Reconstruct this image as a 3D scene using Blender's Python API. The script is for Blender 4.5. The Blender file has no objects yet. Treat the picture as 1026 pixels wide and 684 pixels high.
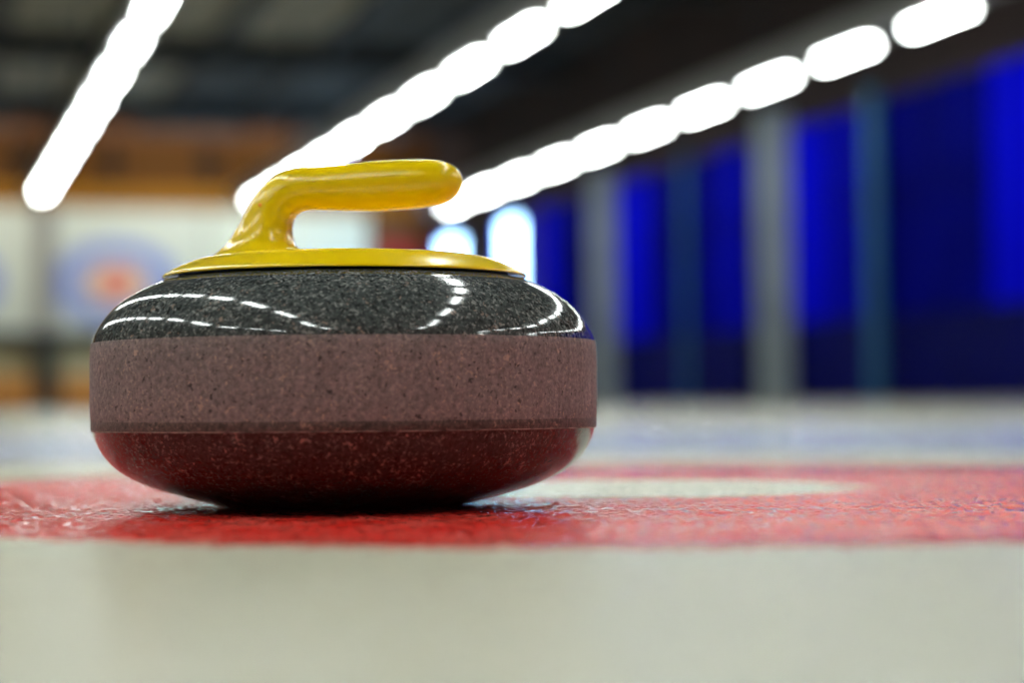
import bpy, bmesh, math, random
from mathutils import Vector, Matrix
random.seed(7)
PI = math.pi
S = bpy.context.scene
C = S.collection

# ------------------------------------------------------------------ camera
CAM_H = 0.0554                     # the lens is 5.5 cm above the ice
AXIS = math.radians(16.78)         # the hall runs along +Y, the view is turned right of it
PITCH = math.radians(1.847)
ROLL = math.radians(0.5)
F0 = Vector((math.sin(AXIS), math.cos(AXIS), 0))
R0 = Vector((math.cos(AXIS), -math.sin(AXIS), 0))
Z = Vector((0, 0, 1))
Fw = (F0 * math.cos(PITCH) + Z * math.sin(PITCH)).normalized()
Up = (Z * math.cos(PITCH) - F0 * math.sin(PITCH)).normalized()
Rr = R0 * math.cos(ROLL) - Up * math.sin(ROLL)
Uu = Up * math.cos(ROLL) + R0 * math.sin(ROLL)
cd = bpy.data.cameras.new('camera')
cam = bpy.data.objects.new('camera', cd); C.objects.link(cam)
m3 = Matrix((Rr, Uu, -Fw)).transposed()
cam.matrix_world = Matrix.Translation((0, 0, CAM_H)) @ m3.to_4x4()
cd.sensor_width = 36; cd.lens = 70.18; cd.clip_start = 0.05; cd.clip_end = 200
cd.dof.use_dof = True; cd.dof.focus_distance = 1.065; cd.dof.aperture_fstop = 3.35
S.camera = cam

# ------------------------------------------------------------------ world and exposure
w = bpy.data.worlds.new('world'); S.world = w; w.use_nodes = True
w.node_tree.nodes['Background'].inputs[0].default_value = (0.6, 0.7, 0.8, 1)
w.node_tree.nodes['Background'].inputs[1].default_value = 0.05
S.view_settings.view_transform = 'Standard'; S.view_settings.look = 'None'
S.view_settings.gamma = 1; S.view_settings.use_curve_mapping = False
S.view_settings.exposure = 0.42
LAMP_POWER = 38.0                  # radiance of the fluorescent diffusers
WINDOW_POWER = 11.0


def along(px, X):
    # distance down the hall of the point of the long wall or row at X that the photo shows at column px
    zc = 2000 * X / (math.cos(AXIS) * (px + 90))
    return (zc - X * math.sin(AXIS)) / math.cos(AXIS)


def across(px, d):
    # position across the hall, at distance d, of what the photo shows at column px
    return d * math.tan(AXIS + math.atan((px - 513) / 2000))


def at(lateral, depth, h=0.0):     # point on the ice from lateral offset and distance
    p = F0 * depth + R0 * lateral
    return Vector((p.x, p.y, h))


# ------------------------------------------------------------------ materials
class NT:
    def __init__(self, name):
        self.m = bpy.data.materials.new(name); self.m.use_nodes = True
        self.t = self.m.node_tree; self.b = self.t.nodes['Principled BSDF']

    def n(self, typ, **kw):
        nd = self.t.nodes.new(typ)
        for k, v in kw.items():
            if k.startswith('i_'):
                nd.inputs[k[2:].replace('_', ' ')].default_value = v
            else:
                setattr(nd, k, v)
        return nd

    def l(self, a, b): self.t.links.new(a, b)

    def coord(self, kind='Object', scale=None):
        tc = self.n('ShaderNodeTexCoord')
        if scale is None: return tc.outputs[kind]
        mp = self.n('ShaderNodeMapping'); mp.inputs['Scale'].default_value = scale
        self.l(tc.outputs[kind], mp.inputs['Vector'])
        return mp.outputs['Vector']

    def noise(self, vec, scale, detail=2, rough=0.5):
        nd = self.n('ShaderNodeTexNoise', i_Scale=scale, i_Detail=detail, i_Roughness=rough)
        self.l(vec, nd.inputs['Vector']); return nd.outputs['Fac']

    def ramp(self, fac, stops, interp='LINEAR'):
        r = self.n('ShaderNodeValToRGB'); e = r.color_ramp.elements
        r.color_ramp.interpolation = interp
        while len(e) < len(stops): e.new(0.5)
        for k, (p, c) in enumerate(stops):
            e[k].position = p
            e[k].color = (c, c, c, 1) if not hasattr(c, '__len__') else (*c, 1)
        self.l(fac, r.inputs['Fac']); return r.outputs['Color']

    def mix(self, fac, a, b, mode='MIX'):
        x = self.n('ShaderNodeMix', data_type='RGBA', blend_type=mode)
        for s, v in ((0, fac), (6, a), (7, b)):
            if hasattr(v, 'links'): self.l(v, x.inputs[s])
            elif s == 0: x.inputs[0].default_value = v
            else: x.inputs[s].default_value = (*v, 1)
        return x.outputs[2]

    def math(self, op, a, b=None, clamp=False):
        x = self.n('ShaderNodeMath', operation=op, use_clamp=clamp)
        for k, v in enumerate((a, b)):
            if v is None: continue
            if hasattr(v, 'links'): self.l(v, x.inputs[k])
            else: x.inputs[k].default_value = v
        return x.outputs[0]


def plain(name, col, rough=0.6, metal=0.0, var=0.15, scale=6.0, emit=None, spec=0.5):
    t = NT(name); t.b.inputs['Specular IOR Level'].default_value = spec
    f = t.noise(t.coord(), scale, 3)
    lo = tuple(c * (1 - var) for c in col); hi = tuple(min(1, c * (1 + var)) for c in col)
    t.l(t.ramp(f, [(0.3, lo), (0.7, hi)]), t.b.inputs['Base Color'])
    t.b.inputs['Roughness'].default_value = rough; t.b.inputs['Metallic'].default_value = metal
    if emit:
        t.b.inputs['Emission Color'].default_value = (*emit[0], 1)
        t.b.inputs['Emission Strength'].default_value = emit[1]
    return t.m


def granite(name, base, fleck, fleck2, rough, pit=False, bump=0.0, density=0.0, contrast=0.55):
    t = NT(name); v = t.coord()
    warp = t.n('ShaderNodeTexNoise', i_Scale=160.0, i_Detail=2.0); t.l(v, warp.inputs['Vector'])
    add = t.n('ShaderNodeVectorMath', operation='MULTIPLY_ADD'); t.l(warp.outputs['Color'], add.inputs[0])
    add.inputs[1].default_value = (0.006, 0.006, 0.006); t.l(v, add.inputs[2]); wv = add.outputs[0]
    n1 = t.noise(v, 380, 3, 0.6)
    n2 = t.noise(wv, 480, 3, 0.7)
    n3 = t.noise(wv, 210, 3, 0.75)
    n4 = t.noise(v, 45, 3, 0.6)
    col = t.ramp(n1, [(0.36, tuple(c * (1 - contrast) for c in base)), (0.5, base), (0.66, tuple(c * (1 + contrast) for c in base))])
    local = t.math('MULTIPLY', t.math('SUBTRACT', n4, 0.5), 0.16)
    f1 = t.ramp(t.math('ADD', n2, local), [(0.565 - density, 0), (0.66 - density, 1)])
    col = t.mix(t.math('MULTIPLY', f1, 0.85), col, fleck)
    f2 = t.ramp(t.math('ADD', n3, local), [(0.63, 0), (0.67, 1)])
    col = t.mix(t.math('MULTIPLY', f2, 0.8), col, fleck2)
    if pit:
        # vertical scuff streaks worn into the striking band, and small dark pits
        sv = t.coord('Object', (60, 60, 4)); sn = t.noise(sv, 1.6, 4, 0.7)
        col = t.mix(0.45, col, t.ramp(sn, [(0.35, 0.42), (0.65, 0.66)]), 'OVERLAY')
        p = t.ramp(t.noise(wv, 330, 2, 0.6), [(0.32, 1), (0.36, 0)])
        col = t.mix(t.math('MULTIPLY', p, 0.85), col, (0.03, 0.02, 0.018))
    t.l(col, t.b.inputs['Base Color'])
    t.b.inputs['Roughness'].default_value = rough
    if bump:
        bp = t.n('ShaderNodeBump', i_Strength=bump, i_Distance=0.0006)
        t.l(t.math('ADD', n1, n2), bp.inputs['Height']); t.l(bp.outputs['Normal'], t.b.inputs['Normal'])
    return t.m


RING = at(0.085, 1.35)              # centre of the painted house


def ice_material():
    t = NT('pebbled_ice'); v = t.coord()
    sub = t.n('ShaderNodeVectorMath', operation='SUBTRACT'); t.l(v, sub.inputs[0])
    sub.inputs[1].default_value = (RING.x, RING.y, 0)
    ln = t.n('ShaderNodeVectorMath', operation='LENGTH'); t.l(sub.outputs[0], ln.inputs[0])
    wob = t.math('MULTIPLY', t.math('SUBTRACT', t.noise(v, 45, 5, 0.7), 0.5), 0.09)
    wob = t.math('ADD', wob, t.math('MULTIPLY', t.math('SUBTRACT', t.noise(v, 220, 2, 0.6), 0.5), 0.07))
    d = t.math('ADD', ln.outputs['Value'], wob)
    dd = t.math('DIVIDE', d, 4.0)
    WHITE = (0.70, 0.68, 0.52); RED = (0.70, 0.022, 0.014); BLUE = (0.40, 0.45, 0.62)
    col = t.ramp(dd, [(0.0, WHITE), (0.034, WHITE), (0.038, RED), (0.139, RED), (0.142, WHITE),
                      (0.245, WHITE), (0.25, BLUE), (0.86, BLUE), (0.92, WHITE)])
    # worn, frosted paint: the red is thinner in places
    fr = t.ramp(t.noise(v, 28, 4, 0.7), [(0.42, 0.0), (0.75, 0.15)])
    col = t.mix(fr, col, WHITE)
    col = t.mix(0.5, col, t.ramp(t.noise(v, 3.5, 3), [(0.3, 0.46), (0.7, 0.54)]), 'OVERLAY')
    t.l(col, t.b.inputs['Base Color'])
    t.b.inputs['IOR'].default_value = 1.31
    t.b.inputs['Roughness'].default_value = 0.15
    # pebble: frozen droplets of 5 - 10 mm, plus fine frost
    vo = t.n('ShaderNodeTexVoronoi', feature='SMOOTH_F1', i_Scale=120.0, i_Smoothness=0.4); t.l(v, vo.inputs['Vector'])
    h = t.math('ADD', t.math('MULTIPLY', vo.outputs['Distance'], -1.0), t.math('MULTIPLY', t.noise(v, 300, 3, 0.6), 0.4))
    bp = t.n('ShaderNodeBump', i_Strength=1.0, i_Distance=0.0022)
    t.l(h, bp.inputs['Height']); t.l(bp.outputs['Normal'], t.b.inputs['Normal'])
    return t.m


def emblem_material():
    # flat print: a blue oval ring on white with a red centre
    t = NT('printed_board'); v = t.coord()
    mp = t.n('ShaderNodeMapping'); mp.inputs['Scale'].default_value = (1 / 1.7, 1, 1 / 1.15); t.l(v, mp.inputs['Vector'])
    sep = t.n('ShaderNodeSeparateXYZ'); t.l(mp.outputs[0], sep.inputs[0])
    r = t.math('SQRT', t.math('ADD', t.math('POWER', sep.outputs[0], 2.0), t.math('POWER', sep.outputs[2], 2.0)))
    Wt = (0.66, 0.70, 0.60); Bl = (0.26, 0.32, 0.66); Rd = (0.80, 0.20, 0.14); Cr = (0.80, 0.55, 0.38)
    col = t.ramp(r, [(0, Rd), (0.30, Rd), (0.31, Cr), (0.46, Cr), (0.47, Wt), (0.56, Wt), (0.57, Bl), (0.97, Bl), (0.98, Wt)])
    t.l(col, t.b.inputs['Base Color']); t.b.inputs['Roughness'].default_value = 0.5
    return t.m


def wood_material(name, col, sc=(4, 4, 0.7)):
    t = NT(name); v = t.coord('Object', sc); t.b.inputs['Specular IOR Level'].default_value = 0.1
    s = t.noise(v, 3.0, 5, 0.7)
    t.l(t.ramp(s, [(0.3, tuple(c * 0.7 for c in col)), (0.7, tuple(min(1, c * 1.25) for c in col))]), t.b.inputs['Base Color'])
    t.b.inputs['Roughness'].default_value = 0.55
    return t.m


M = dict(
    ice=ice_material(),
    top=granite('polished_granite', (0.058, 0.064, 0.061), (0.32, 0.315, 0.29), (0.34, 0.24, 0.19), 0.09, density=0.02),
    base=granite('polished_granite_base', (0.036, 0.032, 0.030), (0.22, 0.20, 0.18), (0.36, 0.24, 0.2), 0.14, density=0.005),
    band=granite('ground_granite', (0.200, 0.155, 0.148), (0.36, 0.27, 0.235), (0.48, 0.32, 0.24), 0.75, pit=True, bump=0.4, contrast=0.3, density=0.02),
    bandlow=granite('worn_granite_edge', (0.085, 0.060, 0.052), (0.24, 0.17, 0.14), (0.4, 0.26, 0.2), 0.45, bump=0.3),
    chip=plain('bruised_granite', (0.26, 0.20, 0.17), 0.8, scale=120, var=0.9),
    yellow=plain('yellow_plastic', (0.95, 0.64, 0.0), 0.2, var=0.02),
    rubber=plain('black_gasket', (0.012, 0.012, 0.012), 0.6),
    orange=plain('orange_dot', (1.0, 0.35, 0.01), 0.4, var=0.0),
    ceiling=plain('ceiling_dark', (0.022, 0.026, 0.032), 0.9),
    panel=plain('ceiling_panel', (0.24, 0.21, 0.16), 0.9, var=0.35, scale=2),
    paneld=plain('ceiling_panel_dark', (0.03, 0.032, 0.032), 0.9, var=0.3, scale=2),
    beam=plain('beam_black', (0.018, 0.021, 0.027), 0.7),
    rail=plain('grey_steel', (0.20, 0.20, 0.20), 0.6),
    lamp_body=plain('lamp_housing', (0.30, 0.30, 0.30), 0.5),
    lamp=plain('lamp_diffuser', (0.8, 0.8, 0.8), 0.5, emit=((0.93, 1.0, 0.97), LAMP_POWER)),
    walldark=plain('wall_upper_dark', (0.022, 0.010, 0.010), 0.85, var=0.3, scale=0.7),
    wallside=plain('wall_side', (0.16, 0.14, 0.12), 0.85, var=0.2, scale=0.7),
    wallback=plain('wall_back_brown', (0.16, 0.060, 0.018), 0.8, var=0.3, scale=0.8),
    column=plain('grey_column', (0.25, 0.29, 0.31), 0.6, scale=1.0),
    teal=plain('teal_column', (0.004, 0.075, 0.17), 0.7, scale=1.0),
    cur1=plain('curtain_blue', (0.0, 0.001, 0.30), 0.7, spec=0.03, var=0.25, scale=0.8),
    cur2=plain('curtain_lit_blue', (0.0, 0.001, 0.55), 0.7, spec=0.03, var=0.05),  # brightness of the lit folds is put into this cloth colour
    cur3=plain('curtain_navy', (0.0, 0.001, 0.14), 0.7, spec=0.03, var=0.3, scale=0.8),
    navy=plain('navy_board', (0.0, 0.001, 0.07), 0.7, spec=0.05, var=0.3, scale=0.6),
    kick=plain('brown_kickboard', (0.05, 0.03, 0.025), 0.7),
    kerb=plain('tan_kerb', (0.16, 0.145, 0.11), 0.8),
    white=plain('white_board', (0.68, 0.72, 0.60), 0.5, var=0.05, scale=1),
    emblem=emblem_material(),
    post=plain('grey_post', (0.30, 0.28, 0.26), 0.6),
    black=plain('black_rail', (0.015, 0.018, 0.015), 0.5),
    tan=plain('tan_board', (0.52, 0.48, 0.27), 0.7, var=0.2, scale=1.5),
    orangeb=wood_material('orange_bench', (0.75, 0.30, 0.06)),
    wood1=wood_material('brown_panelling', (0.105, 0.038, 0.003)),
    wood2=wood_material('dark_panelling', (0.03, 0.014, 0.004)),
    timber=wood_material('orange_timber', (0.32, 0.135, 0.010), (0.7, 4, 4)),
    red=plain('red_cloth', (0.42, 0.012, 0.008), 0.7),
    glass=plain('daylit_pane', (0.5, 0.7, 0.9), 0.2, var=0, emit=((0.36, 0.66, 1.0), WINDOW_POWER)),
    frame=plain('blue_frame', (0.02, 0.05, 0.45), 0.5),
)


# ------------------------------------------------------------------ mesh helpers
def obj(name, bm, mat, parent=None, smooth=False, loc=None):
    me = bpy.data.meshes.new(name)
    bmesh.ops.recalc_face_normals(bm, faces=bm.faces)
    if smooth:
        for f in bm.faces: f.smooth = True
    bm.to_mesh(me); bm.free()
    me.materials.append(mat)
    o = bpy.data.objects.new(name, me); C.objects.link(o)
    if parent: o.parent = parent
    if loc is not None: o.location = loc
    return o


def tag(o, label=None, cat=None, group=None, kind=None):
    if label: o['label'] = label
    if cat: o['category'] = cat
    if group: o['group'] = group
    if kind: o['kind'] = kind
    return o


def thing(name, label, cat, loc=(0, 0, 0), rot=0, group=None):
    o = bpy.data.objects.new(name, None); C.objects.link(o)
    o.location = loc; o.rotation_euler = (0, 0, rot); o.empty_display_size = 0.1
    return tag(o, label, cat, group)


def box(bm, x0, x1, y0, y1, z0, z1, bevel=0.0):
    r = bmesh.ops.create_cube(bm, size=1)
    for v in r['verts']:
        v.co = Vector(((x0 + x1) / 2 + v.co.x * (x1 - x0), (y0 + y1) / 2 + v.co.y * (y1 - y0), (z0 + z1) / 2 + v.co.z * (z1 - z0)))
    if bevel:
        es = list({e for v in r['verts'] for e in v.link_edges})
        bmesh.ops.bevel(bm, geom=es, offset=bevel, segments=2, affect='EDGES', profile=0.5)
    return bm


def bx(*a, bevel=0.0): return box(bmesh.new(), *a, bevel=bevel)


def catmull(pts, n):
    out = []
    for i in range(len(pts) - 1):
        p = [pts[max(i - 1, 0)], pts[i], pts[i + 1], pts[min(i + 2, len(pts) - 1)]]
        for k in range(n):
            t = k / n
            out.append(tuple(0.5 * (2 * p[1][j] + (p[2][j] - p[0][j]) * t + (2 * p[0][j] - 5 * p[1][j] + 4 * p[2][j] - p[3][j]) * t * t
                                    + (3 * p[1][j] - p[0][j] - 3 * p[2][j] + p[3][j]) * t ** 3) for j in range(len(pts[0]))))
    out.append(tuple(pts[-1])); return out


def lathe(prof, n=160, closed=False):
    """prof: list of (r, h). Ends on the axis are closed with a fan; closed=True makes a ring."""
    bm = bmesh.new(); rings = []
    for r, h in prof:
        if r < 1e-6: rings.append([bm.verts.new((0, 0, h))])
        else: rings.append([bm.verts.new((r * math.cos(2 * PI * k / n), r * math.sin(2 * PI * k / n), h)) for k in range(n)])
    pairs = list(zip(rings, rings[1:]))
    if closed: pairs.append((rings[-1], rings[0]))
    for a, b in pairs:
        for k in range(n):
            k2 = (k + 1) % n
            if len(a) == 1: bm.faces.new((a[0], b[k], b[k2]))
            elif len(b) == 1: bm.faces.new((a[k], b[0], a[k2]))
            else: bm.faces.new((a[k], b[k], b[k2], a[k2]))
    return bm


# ------------------------------------------------------------------ the setting
HX0, HX1 = -10.5, 13.6             # side walls
HY0, HY1 = -7.0, 53.0              # end walls
CEIL = 7.55
FLOOR = -0.0010                    # sheet ice; the frozen pebble on it reaches up to 0
bm = bmesh.new(); box(bm, HX0 - 0.3, HX1 + 0.3, HY0 - 0.3, HY1 + 0.3, -0.2, FLOOR)
fl = tag(obj('floor', bm, M['ice']), kind='structure')


def pebble_patch():
    # the sprayed droplets frozen on the sheet around the stone, as real relief
    import numpy as np
    rng = np.random.default_rng(5)
    W, D0, D1 = 0.42, 0.84, 1.56
    nx, ny = 700, 600
    xs = np.linspace(-W, W, nx); ys = np.linspace(D0, D1, ny)
    H = np.zeros((ny, nx)); dx = xs[1] - xs[0]; dy = ys[1] - ys[0]
    n = int(2 * W * (D1 - D0) / 0.0044 ** 2)
    px_ = rng.uniform(-W, W, n); py_ = rng.uniform(D0, D1, n)
    rad = rng.uniform(0.002, 0.0045, n); hh = rng.uniform(0.2, 1.0, n) * 0.0008
    for x, y, r, h in zip(px_, py_, rad, hh):
        i0 = max(0, int((x - r + W) / dx)); i1 = min(nx, int((x + r + W) / dx) + 2)
        j0 = max(0, int((y - r - D0) / dy)); j1 = min(ny, int((y + r - D0) / dy) + 2)
        q = ((xs[i0:i1][None, :] - x) ** 2 + (ys[j0:j1][:, None] - y) ** 2) / (r * r)
        b = h * np.clip(1 - q, 0, 1) ** 1.3
        H[j0:j1, i0:i1] = np.maximum(H[j0:j1, i0:i1], b)
    ed = np.minimum(1, np.minimum(np.minimum(np.arange(nx), np.arange(nx)[::-1])[None, :], np.minimum(np.arange(ny), np.arange(ny)[::-1])[:, None]) / 12)
    X, Y = np.meshgrid(xs, ys)
    co = np.empty((ny * nx, 3))
    co[:, 0] = (F0.x * Y + R0.x * X).ravel(); co[:, 1] = (F0.y * Y + R0.y * X).ravel()
    co[:, 2] = (FLOOR + 0.0001 + np.minimum(H * ed, 0.00085)).ravel()
    idx = np.arange(ny * nx).reshape(ny, nx)
    q = np.stack((idx[:-1, :-1], idx[:-1, 1:], idx[1:, 1:], idx[1:, :-1]), -1).reshape(-1, 4)
    me = bpy.data.meshes.new('ice_pebble')
    me.vertices.add(len(co)); me.vertices.foreach_set('co', co.ravel())
    me.loops.add(q.size); me.loops.foreach_set('vertex_index', q.ravel().astype(np.int32))
    me.polygons.add(len(q)); me.polygons.foreach_set('loop_start', np.arange(0, q.size, 4, dtype=np.int32))
    me.polygons.foreach_set('use_smooth', np.ones(len(q), dtype=bool))
    me.update(); me.validate(); me.materials.append(M['ice'])
    o = bpy.data.objects.new('ice_pebble', me); C.objects.link(o); o.parent = fl
    tag(o, 'pebbled frozen droplets on the ice around the stone', kind='stuff')


pebble_patch()
tag(obj('wall_left', bx(HX0 - 0.3, HX0, HY0, HY1, 0, 8), M['wallside']), kind='structure')
wr = tag(obj('wall_right', bx(HX1, HX1 + 0.3, HY0, HY1, 0, 8), M['walldark']), kind='structure')
tag(obj('wall_front', bx(HX0, HX1, HY0 - 0.3, HY0, 0, 8), M['wallside']), kind='structure')
wb = tag(obj('wall_back', bx(HX0, HX1, HY1, HY1 + 0.3, 0, 8), M['wallback']), kind='structure')
ce = tag(obj('ceiling', bx(HX0, HX1, HY0, HY1, CEIL, CEIL + 0.2), M['ceiling']), kind='structure')
tag(obj('baseboard_right', bx(HX1 - 0.9, HX1 - 0.001, HY0, HY1, FLOOR, 0.07), M['kerb']), kind='structure')
tag(obj('baseboard_back', bx(HX0, HX1 - 0.91, HY1 - 0.9, HY1 - 0.001, FLOOR, 0.10), M['kerb']), kind='structure')

# ceiling: cross beams, purlins and the boards between them
beam_y = [5.0, 14.0, 23.0, 32.0, 40.6, 48.6]
for y in beam_y:
    obj('beam', bx(HX0, HX1, y - 0.2, y + 0.2, CEIL - 0.5, CEIL), M['beam'], ce)
purl = [-9.4 + 2.2 * k for k in range(11)]
for x in purl:
    obj('purlin', bx(x - 0.16, x + 0.16, HY0, HY1, CEIL - 0.2, CEIL), M['beam'], ce)
pan = {}
for a, b in zip(beam_y, beam_y[1:]):
    for x0, x1 in zip(purl, purl[1:]):
        if a < 20: continue
        key = 'panel' if (x1 < 9 and random.random() < 0.85) else 'paneld'
        if key not in pan:
            o = obj('ceiling_panel', bx(-0.88, 0.88, -3.7, 3.7, -0.03, 0), M[key], ce); pan[key] = o
        else:
            o = pan[key].copy(); C.objects.link(o); o.parent = ce
        o.location = ((x0 + x1) / 2, (a + b) / 2, CEIL - 0.001 * random.random())

# far wall: timber beam, brown panelling above it
XR = across(368, HY1)              # right end of the white boards
tag(obj('trim_1', bx(HX0, HX1, HY1 - 0.22, HY1 - 0.001, 5.34, 5.87), M['timber']), kind='structure')
x = HX0; k = 0
while x < HX1 - 0.1:
    wdt = [2.0, 0.6, 2.4, 0.7, 1.7, 0.5][k % 6]
    x1 = min(x + wdt, HX1)
    obj('wood_panel', bx(x + 0.04, x1 - 0.04, HY1 - 0.09 if k % 2 == 0 else HY1 - 0.04, HY1 - 0.001, 5.88, 7.15),
        M['wood1' if k % 2 == 0 else 'wood2'], wb)
    x = x1; k += 1
for x in [HX0 + 1.55 * k for k in range(16)]:     # low tan boarding under the rail
    x1 = min(x + 1.51, XR)
    if x1 > x: obj('board', bx(x, x1, HY1 - 0.06, HY1 - 0.001, 0.17, 1.69), M['tan'], wb)

# windows at the far end of the right wall
for n, (xa, xb) in enumerate(((447, 466), (508, 526))):
    y1, y0 = along(xa, HX1), along(xb, HX1)
    z0, z1 = 1.1, 4.4
    fr = bmesh.new()
    for a in ((y0 - 0.12, y0, z0 - .12, z1 + .12), (y1, y1 + 0.12, z0 - .12, z1 + .12), (y0, y1, z0 - .12, z0), (y0, y1, z1, z1 + .12)):
        box(fr, HX1 - 0.12, HX1 - 0.001, a[0], a[1], a[2], a[3])
    wo = tag(obj('window_%d' % (n + 1), fr, M['frame']), kind='structure')
    obj('pane', bx(HX1 - 0.06, HX1 - 0.02, y0, y1, z0, z1), M['glass'], wo)

# ------------------------------------------------------------------ lamps in five long rows
H_LAMP = 4.52


def make_lamp():
    t = thing('ceiling_lamp', '', 'ceiling lamp')
    obj('housing', bx(-0.12, 0.12, -0.74, 0.74, 0.04, 0.10), M['lamp_body'], t)
    obj('diffuser', bx(-0.06, 0.06, -0.66, 0.66, -0.01, 0.039, bevel=0.012), M['lamp'], t)
    return t


lamp0 = make_lamp(); used = [False]


def place_lamp(x, y, label, group):
    if not used[0]:
        o = lamp0; used[0] = True
    else:
        o = lamp0.copy(); C.objects.link(o)
        for c in lamp0.children:
            d = c.copy(); C.objects.link(d); d.parent = o
    o.location = (x, y, H_LAMP); o.scale = (1, 0.78 if 'mirrored' in label else 1, 1); tag(o, label, 'ceiling lamp', group)


ORD = ['first', 'second', 'third', 'fourth', 'fifth', 'sixth', 'seventh', 'eighth', 'ninth', 'tenth']
rows = [(11.5, 20.76, 'right-hand', 'beside the blue curtains'), (7.1, 20.6, 'middle', 'behind the yellow handle'),
        (2.6, 19.9, 'left-hand', 'at upper left'), (-1.6, None, None, 'second'), (-4.3, None, None, 'third')]
for x, y0, nm, where in rows:
    # the part of each row above and behind the camera: out of the frame, but mirrored in the stone
    y = -3.4
    while y < (19.0 if nm is None else y0 - 2.6):
        side = 'overhead' if x == 2.6 else ('over the left side' if x < 0 else 'over the right side')
        place_lamp(x, y, 'fluorescent lamp outside the photo %s, seen only mirrored in the stone' % side, 'lamps mirrored in the stone, ' + side)
        y += 1.7
    for k in range(0, 10):
        if nm is None: break
        y = y0 + 2.4 * k
        lab = '%s lit lamp from the top edge in the %s row %s' % (ORD[k], nm, where); grp = 'lamps of the %s row' % nm
        if nm == 'right-hand': lab = '%s lit lamp from the right in the right-hand row %s' % (ORD[k], where)
        if k == 9: lab = 'farthest lit lamp at the lower end of the %s row %s' % (nm, where)
        place_lamp(x, y, lab, grp)
    r = thing('light_rail', '', 'lamp rail', (x, 20, H_LAMP + 0.10))
    tag(r, {'right-hand': 'grey steel rail carrying the right-hand row of lamps beside the blue curtains',
            'middle': 'grey steel rail carrying the middle row of lamps behind the yellow handle',
            'left-hand': 'grey steel rail carrying the left-hand row of lamps'}.get(nm, 'grey steel lamp rail outside the photo, %s row left of the stone' % where))
    obj('channel', bx(-0.15, 0.15, -26, 25, 0.0, 0.34), M['rail'], r)
    for yy in range(0, 25, 6):
        obj('hanger', bx(-0.03, 0.03, yy - 0.03, yy + 0.03, 0.34, CEIL - H_LAMP - 0.101), M['beam'], r)

# added fill lamps, unseen behind the last ceiling beam, to brighten the far wall
for k, x, nm in ((0, -4.5, 'leftmost'), (1, 1.0, 'second from left'), (2, 6.5, 'second from right'), (3, 10.5, 'rightmost')):
    o = thing('added_wall_lamp', '', 'lamp', (x, 48.9, CEIL - 0.6), group='added fill lamps behind the last beam')
    tag(o, nm + ' added unseen fill lamp behind the last ceiling beam, brightening the far wall')
    obj('housing', bx(-1.3, 1.3, -0.12, -0.02, -0.1, 0.1), M['lamp_body'], o)
    ld = bpy.data.lights.new('added_wash_light', 'AREA'); ld.shape = 'RECTANGLE'; ld.size = 2.4; ld.size_y = 0.14; ld.energy = 95
    ld.color = (1.0, 0.95, 0.85)
    lo_ = bpy.data.objects.new('added_wash_light', ld); C.objects.link(lo_); lo_.parent = o
    lo_.rotation_euler = (math.radians(62), 0, 0); lo_.location = (0, 0.02, 0)

# ------------------------------------------------------------------ right wall: curtains, boards and columns
XC = HX1 - 0.32


def curtain(y0, y1, z0, z1, depth=0.09, pitch=0.55):
    bm = bmesh.new(); n = max(8, int((y1 - y0) / pitch * 8)); th = 0.02
    f, b = [], []
    for i in range(n + 1):
        y = y0 + (y1 - y0) * i / n
        ph = 2 * PI * (y / pitch) + 0.8 * math.sin(y * 1.3)
        dx = depth * math.sin(ph); yy = y - (y0 + y1) / 2
        f.append((bm.verts.new((dx, yy, z0)), bm.verts.new((dx, yy, z1))))
        b.append((bm.verts.new((dx + th, yy, z0)), bm.verts.new((dx + th, yy, z1))))
    for i in range(n):
        bm.faces.new((f[i][0], f[i + 1][0], f[i + 1][1], f[i][1]))
        bm.faces.new((b[i][0], b[i][1], b[i + 1][1], b[i + 1][0]))
        for q in (0, 1): bm.faces.new((f[i][q], f[i + 1][q], b[i + 1][q], b[i][q]))
    for i in (0, n): bm.faces.new((f[i][0], f[i][1], b[i][1], b[i][0]))
    return bm


CT, CB = 4.37, 1.28
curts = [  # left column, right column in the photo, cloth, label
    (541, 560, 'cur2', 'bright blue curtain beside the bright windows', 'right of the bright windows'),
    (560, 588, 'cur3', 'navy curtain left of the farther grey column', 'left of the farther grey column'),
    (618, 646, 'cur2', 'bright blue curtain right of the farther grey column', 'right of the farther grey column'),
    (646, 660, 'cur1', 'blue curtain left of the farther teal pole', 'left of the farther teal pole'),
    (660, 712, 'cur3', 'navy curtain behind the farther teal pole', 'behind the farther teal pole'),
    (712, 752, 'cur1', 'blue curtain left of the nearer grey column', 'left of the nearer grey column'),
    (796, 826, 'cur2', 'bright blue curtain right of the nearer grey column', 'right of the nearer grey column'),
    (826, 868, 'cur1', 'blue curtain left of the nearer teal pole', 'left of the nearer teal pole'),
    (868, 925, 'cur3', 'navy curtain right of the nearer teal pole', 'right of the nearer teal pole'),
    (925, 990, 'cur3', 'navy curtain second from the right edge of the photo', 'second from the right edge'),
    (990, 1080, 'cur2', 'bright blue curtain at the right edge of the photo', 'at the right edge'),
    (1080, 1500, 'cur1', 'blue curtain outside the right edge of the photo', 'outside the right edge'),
    (1500, 3200, 'cur1', 'long blue curtain nearest the stone, outside the photo', 'nearest the stone, outside the photo')]
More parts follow.
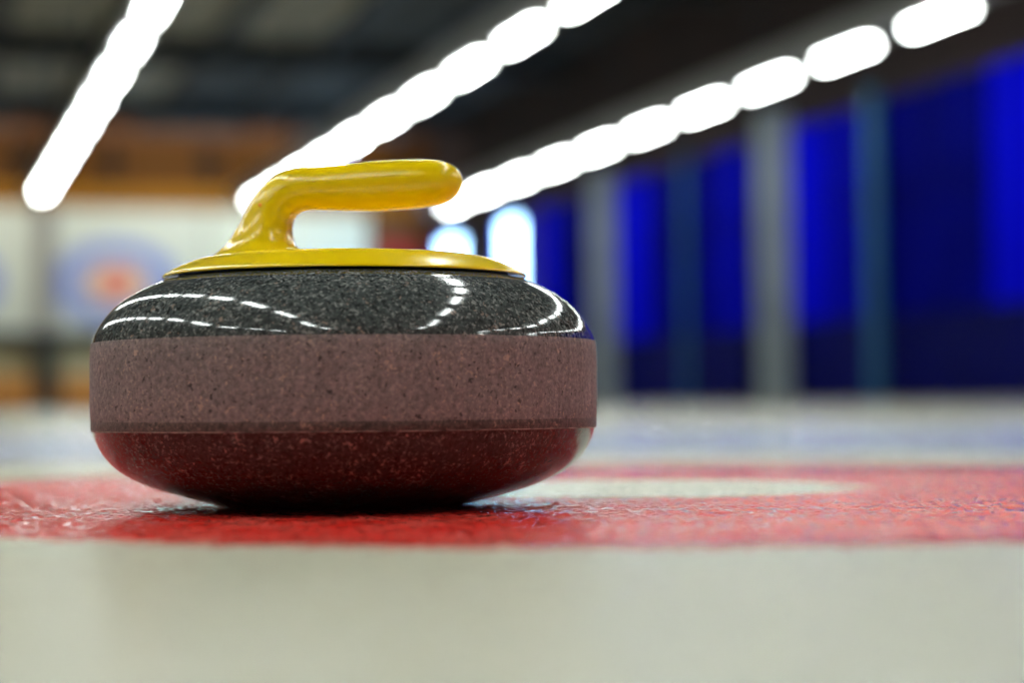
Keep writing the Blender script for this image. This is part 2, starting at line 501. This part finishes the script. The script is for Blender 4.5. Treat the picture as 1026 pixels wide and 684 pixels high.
for xa, xb, mt, lab, lab2 in curts:
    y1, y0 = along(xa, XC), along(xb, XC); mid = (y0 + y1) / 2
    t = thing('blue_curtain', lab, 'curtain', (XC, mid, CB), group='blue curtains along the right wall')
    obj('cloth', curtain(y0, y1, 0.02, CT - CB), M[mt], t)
    obj('curtain_rail', bx(0.12, 0.17, y0 - mid, y1 - mid, CT - CB - 0.06, CT - CB + 0.04), M['kick'], t)
    b = obj('bumper_board', bx(XC - 0.04, XC + 0.04, y0 + 0.01, y1 - 0.01, 0.07, CB), M['navy'])
    tag(b, 'low navy board under the curtain ' + lab2, 'board', 'navy boards under the curtains')

XP = HX1 - 0.61


def column(px_, wd, label):
    t = thing('steel_column', label, 'column', (XP, along(px_, XP), 0.07), group='grey columns along the right wall')
    bm = bmesh.new()                                  # an H-section column
    box(bm, -wd / 2, wd / 2, -wd / 2, -wd / 2 + 0.04, 0.02, 4.6)
    box(bm, -wd / 2, wd / 2, wd / 2 - 0.04, wd / 2, 0.02, 4.6)
    box(bm, -0.02, 0.02, -wd / 2 + 0.04, wd / 2 - 0.04, 0.02, 4.6)
    obj('shaft', bm, M['column'], t)
    obj('base_plate', bx(-wd / 2 - 0.03, wd / 2 + 0.03, -wd / 2 - 0.05, wd / 2 + 0.05, 0, 0.02), M['column'], t)


column(605, 0.42, 'farther grey column standing just right of the stone before blue curtains')
column(777, 0.40, 'nearer grey column standing between blue curtains right of the stone')


def pole(px_, rad, label):
    t = thing('teal_pole', label, 'pole', (XP, along(px_, XP), 0.07), group='teal poles along the right wall')
    bm = bmesh.new(); bmesh.ops.create_cone(bm, cap_ends=True, segments=20, radius1=rad, radius2=rad, depth=CT)
    bmesh.ops.translate(bm, verts=bm.verts, vec=(0, 0, 0.02 + CT / 2))
    obj('shaft', bm, M['teal'], t)
    obj('base_plate', bx(-0.18, 0.18, -0.2, 0.2, 0, 0.02), M['teal'], t)


pole(688, 0.07, 'farther slim teal pole between the two grey columns')
pole(878, 0.12, 'nearer slim teal pole to the right of both grey columns')

# ------------------------------------------------------------------ far wall furniture
WZ0, WZ1, EZ = 2.1, 5.31, 3.35


def board(x0, x1, cx, mat, label):
    t = thing('advertising_board', label, 'board', (cx, HY1 - 0.08, EZ), group='white boards on the far wall')
    obj('sheet', bx(x0 - cx, x1 - cx, -0.03, 0.03, WZ0 - EZ, WZ1 - EZ), mat, t)
    fb = bmesh.new()
    for a in ((x0, x0 + 0.06, WZ0, WZ1), (x1 - 0.06, x1, WZ0, WZ1), (x0 + 0.06, x1 - 0.06, WZ0, WZ0 + 0.05), (x0 + 0.06, x1 - 0.06, WZ1 - 0.05, WZ1)):
        box(fb, a[0] - cx, a[1] - cx, -0.05, -0.031, a[2] - EZ, a[3] - EZ)
    obj('frame', fb, M['white'], t)


xp = across(45, HY1); xe = across(116, HY1); xm = across(205, HY1)
board(xp - 4.2, xp - 0.24, xp - 2.75, M['emblem'], 'white board with a blue oval cut by the left edge of the photo')
board(xp + 0.24, xm, xe, M['emblem'], 'white board with blue oval and red centre left of the stone')
board(xm + 0.05, XR, (xm + XR) / 2, M['white'], 'plain white board on the far wall seen under the yellow handle')
board(xp - 9.0, xp - 4.25, xp - 6.6, M['white'], 'plain white board on the far wall outside the left edge of the photo')
p = thing('wall_post', 'grey post with black foot between the two printed boards on the far wall', 'post', (xp, HY1 - 0.13, 0.10))
obj('upper_shaft', bx(-0.2, 0.2, -0.1, 0.1, 1.96, 5.15), M['post'], p)
obj('foot', bx(-0.3, 0.3, -0.32, 0.1, 0.0, 1.58), M['black'], p)['label'] = 'black lower part below the rail'
rl = tag(obj('hand_rail', bx(HX0 + 0.3, XR + 0.2, HY1 - 0.36, HY1 - 0.20, 1.70, 2.05, bevel=0.02), M['black']),
         'long black rail in front of the far wall under the white boards', 'rail')
for sgn in (-7, -3.5, 0, 6.5, 10):
    obj('bracket', bx(sgn - 0.04, sgn + 0.04, HY1 - 0.201, HY1 - 0.02, 1.80, 1.93), M['black'], rl)
for x0, x1, lab in ((-6.0, xp - 0.36, 'orange wooden bench at the far wall cut by the left edge of the photo'),
                    (xp + 0.36, XR, 'orange wooden bench at the far wall right of the black-footed post')):
    t = thing('bench', lab, 'bench', ((x0 + x1) / 2, HY1 - 0.45, 0.10), group='orange benches at the far wall')
    hw = (x1 - x0) / 2
    obj('seat', bx(-hw, hw, -0.25, 0.25, 0.70, 0.76), M['orangeb'], t)
    obj('front_board', bx(-hw, hw, -0.2, -0.15, 0.1, 0.70), M['orangeb'], t)
    for q in (-hw + 0.1, 0, hw - 0.1):
        obj('leg', bx(q - 0.05, q + 0.05, -0.149, 0.15, 0.0, 0.70), M['orangeb'], t)
xb0, xb1 = across(378, HY1), across(422, HY1)
t = thing('wall_banner', 'dark red banner on the far wall seen under the tip of the yellow handle', 'banner', ((xb0 + xb1) / 2, HY1 - 0.1, 2.15))
hw = (xb1 - xb0) / 2
obj('cloth', bx(-hw, hw, -0.01, 0.01, 0, 2.35), M['red'], t)
obj('rod', bx(-hw - 0.04, hw + 0.04, -0.03, 0.03, 2.35, 2.42), M['kick'], t)

# ------------------------------------------------------------------ the curling stone
SC = at(-0.0952, 1.141)
st = thing('curling_stone', 'grey granite curling stone with yellow handle standing on the red ring', 'curling stone', (SC.x, SC.y, 0), -AXIS)

hT, hL, hS = 0.0931, 0.0490, 0.0437      # top of band, start of worn edge, scratch line
up = catmull([(0.1430, hT), (0.1415, 0.0976), (0.1372, 0.1050), (0.1311, 0.1122), (0.1237, 0.1183),
              (0.1138, 0.1240), (0.1040, 0.1283), (0.0990, 0.1298)], 5)
obj('polished_top', lathe([(0, hT)] + up + [(0.0975, 0.1300), (0.0955, 0.1285), (0, 0.1285)]), M['top'], st, smooth=True)['label'] = 'dark polished granite upper part with light flecks'
bd = catmull([(0.1433, hL), (0.14375, 0.056), (0.1438, 0.070), (0.14375, 0.082), (0.1436, 0.0880), (0.1434, 0.0907), (0.1430, hT)], 4)
obj('striking_band', lathe([(0, hL)] + bd + [(0, hT)]), M['band'], st, smooth=True)['label'] = 'matt pinkish grey striking band around the middle'
wl = [(0.1428, hS), (0.1434, 0.0452), (0.1433, hL)]
obj('worn_edge', lathe([(0, hS)] + wl + [(0, hL)]), M['bandlow'], st, smooth=True)['label'] = 'narrow brown worn edge under the striking band'
lo = catmull([(0.0620, 0.0004), (0.0650, 0.0), (0.0700, 0.0006), (0.0790, 0.0026), (0.0940, 0.0066), (0.1081, 0.0110), (0.1195, 0.0160),
              (0.1292, 0.0222), (0.1366, 0.0303), (0.1406, 0.0378), (0.1426, hS)], 5)
obj('polished_base', lathe([(0, 0.006), (0.045, 0.0055), (0.058, 0.0022)] + lo + [(0, hS)]), M['base'], st, smooth=True)['label'] = 'dark polished granite lower part'
# thin chipped line where the lower polish begins
obj('chipped_line', lathe([(0.1424, hS - 0.0003), (0.14325, hS - 0.0001), (0.1433, hS + 0.0003), (0.1424, hS + 0.0005)], closed=True), M['chip'], st, smooth=True)['label'] = 'pale thin chipped line'
for o in st.children:          # keep the crisp corners between polished and ground stone
    m = o.modifiers.new('edges', 'EDGE_SPLIT'); m.split_angle = math.radians(50)

obj('gasket', lathe([(0.0, 0.1284), (0.0940, 0.1284), (0.0940, 0.1325), (0.0, 0.1325)], 96), M['rubber'], st, smooth=False)
# yellow plate: a thin shallow dome
dome = catmull([(0.1033, 0.1305), (0.1036, 0.1313), (0.1020, 0.1328), (0.0975, 0.1354), (0.0920, 0.1380), (0.0860, 0.1403), (0.0790, 0.1418),
                (0.0700, 0.1428), (0.0600, 0.1434), (0.0470, 0.1441), (0.0300, 0.1447), (0.0150, 0.1450), (0.0, 0.1450)], 4)
pl = lathe([(0, 0.1326), (0.0945, 0.1326), (0.1000, 0.1311)] + dome[:-1] + [(0, 0.1450)], 160)
obj('handle_plate', pl, M['yellow'], st, smooth=True)

# yellow gooseneck grip, lofted through oval sections (left outline, right outline, half depth)
def px(p): return ((p[0] - 344) / 1757, 0.066 + (392 - p[1]) / 1753)
secs = [((176, 275), (352, 262), .055), ((190, 266.3), (338, 257.5), .047), ((203, 260.0), (318, 254.3), .039), ((215, 252.8), (303, 251), .031),
        ((225, 242.6), (295.0, 245), .0245), ((231, 233.8), (292.3, 238), .0215), ((236.5, 224.5), (291, 230.4), .0195), ((243.6, 210.5), (292.0, 221.5), .0178),
        ((252, 196.5), (295.5, 214.6), .017), ((263, 183.5), (301, 211.0), .0167), ((277, 172.2), (307.5, 209.4), .0165), ((296, 166.4), (318, 209.3), .0163),
        ((318, 164.9), (333, 209.7), .0162), ((350, 162.2), (356, 210.4), .0162), ((380, 159.3), (382, 210.7), .0162), ((418.5, 158.2), (418.5, 208.0), .0158),
        ((436, 159.3), (436, 205.0), .0148), ((446, 161.4), (446, 202.4), .0135), ((454.2, 165.4), (454.2, 197.6), .0108), ((459.5, 170.2), (459.5, 191.8), .0075),
        ((462.3, 175.5), (462.3, 186.3), .0038), ((463.2, 180), (463.2, 182), .0007)]
raw = []
for L, R_, dp in secs:
    a, b = px(L), px(R_); raw.append((a[0], a[1], b[0], b[1], dp))
raw = catmull(raw, 5)
bm = bmesh.new(); rings = []; N = 40
for ax_, az, bx_, bz, dp in raw:
    cx, cz = (ax_ + bx_) / 2, (az + bz) / 2; ux, uz = (bx_ - ax_) / 2, (bz - az) / 2
    ring = []
    for k in range(N):
        t_ = 2 * PI * k / N; c, s = math.cos(t_), math.sin(t_)
        e = 0.92                                   # slightly squared oval
        c = math.copysign(abs(c) ** e, c); s = math.copysign(abs(s) ** e, s)
        ring.append(bm.verts.new((cx + ux * c, dp * s, cz + uz * c)))
    rings.append(ring)
for a, b in zip(rings, rings[1:]):
    for k in range(N): bm.faces.new((a[k], b[k], b[(k + 1) % N], a[(k + 1) % N]))
bm.faces.new(rings[0]); bm.faces.new(rings[-1])
obj('handle_grip', bm, M['yellow'], st, smooth=True)
# small orange reflection on the neck, modelled as a coloured bead
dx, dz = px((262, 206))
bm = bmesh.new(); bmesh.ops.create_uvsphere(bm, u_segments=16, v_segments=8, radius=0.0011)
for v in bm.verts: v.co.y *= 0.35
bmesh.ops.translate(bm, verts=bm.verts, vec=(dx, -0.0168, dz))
obj('orange_glint', bm, M['orange'], st, smooth=True)['label'] = 'tiny orange reflection on the neck of the handle, modelled as a dot'

for o in st.children:
    o.data.transform(Matrix.Diagonal((0.997, 0.997, 0.988, 1)))
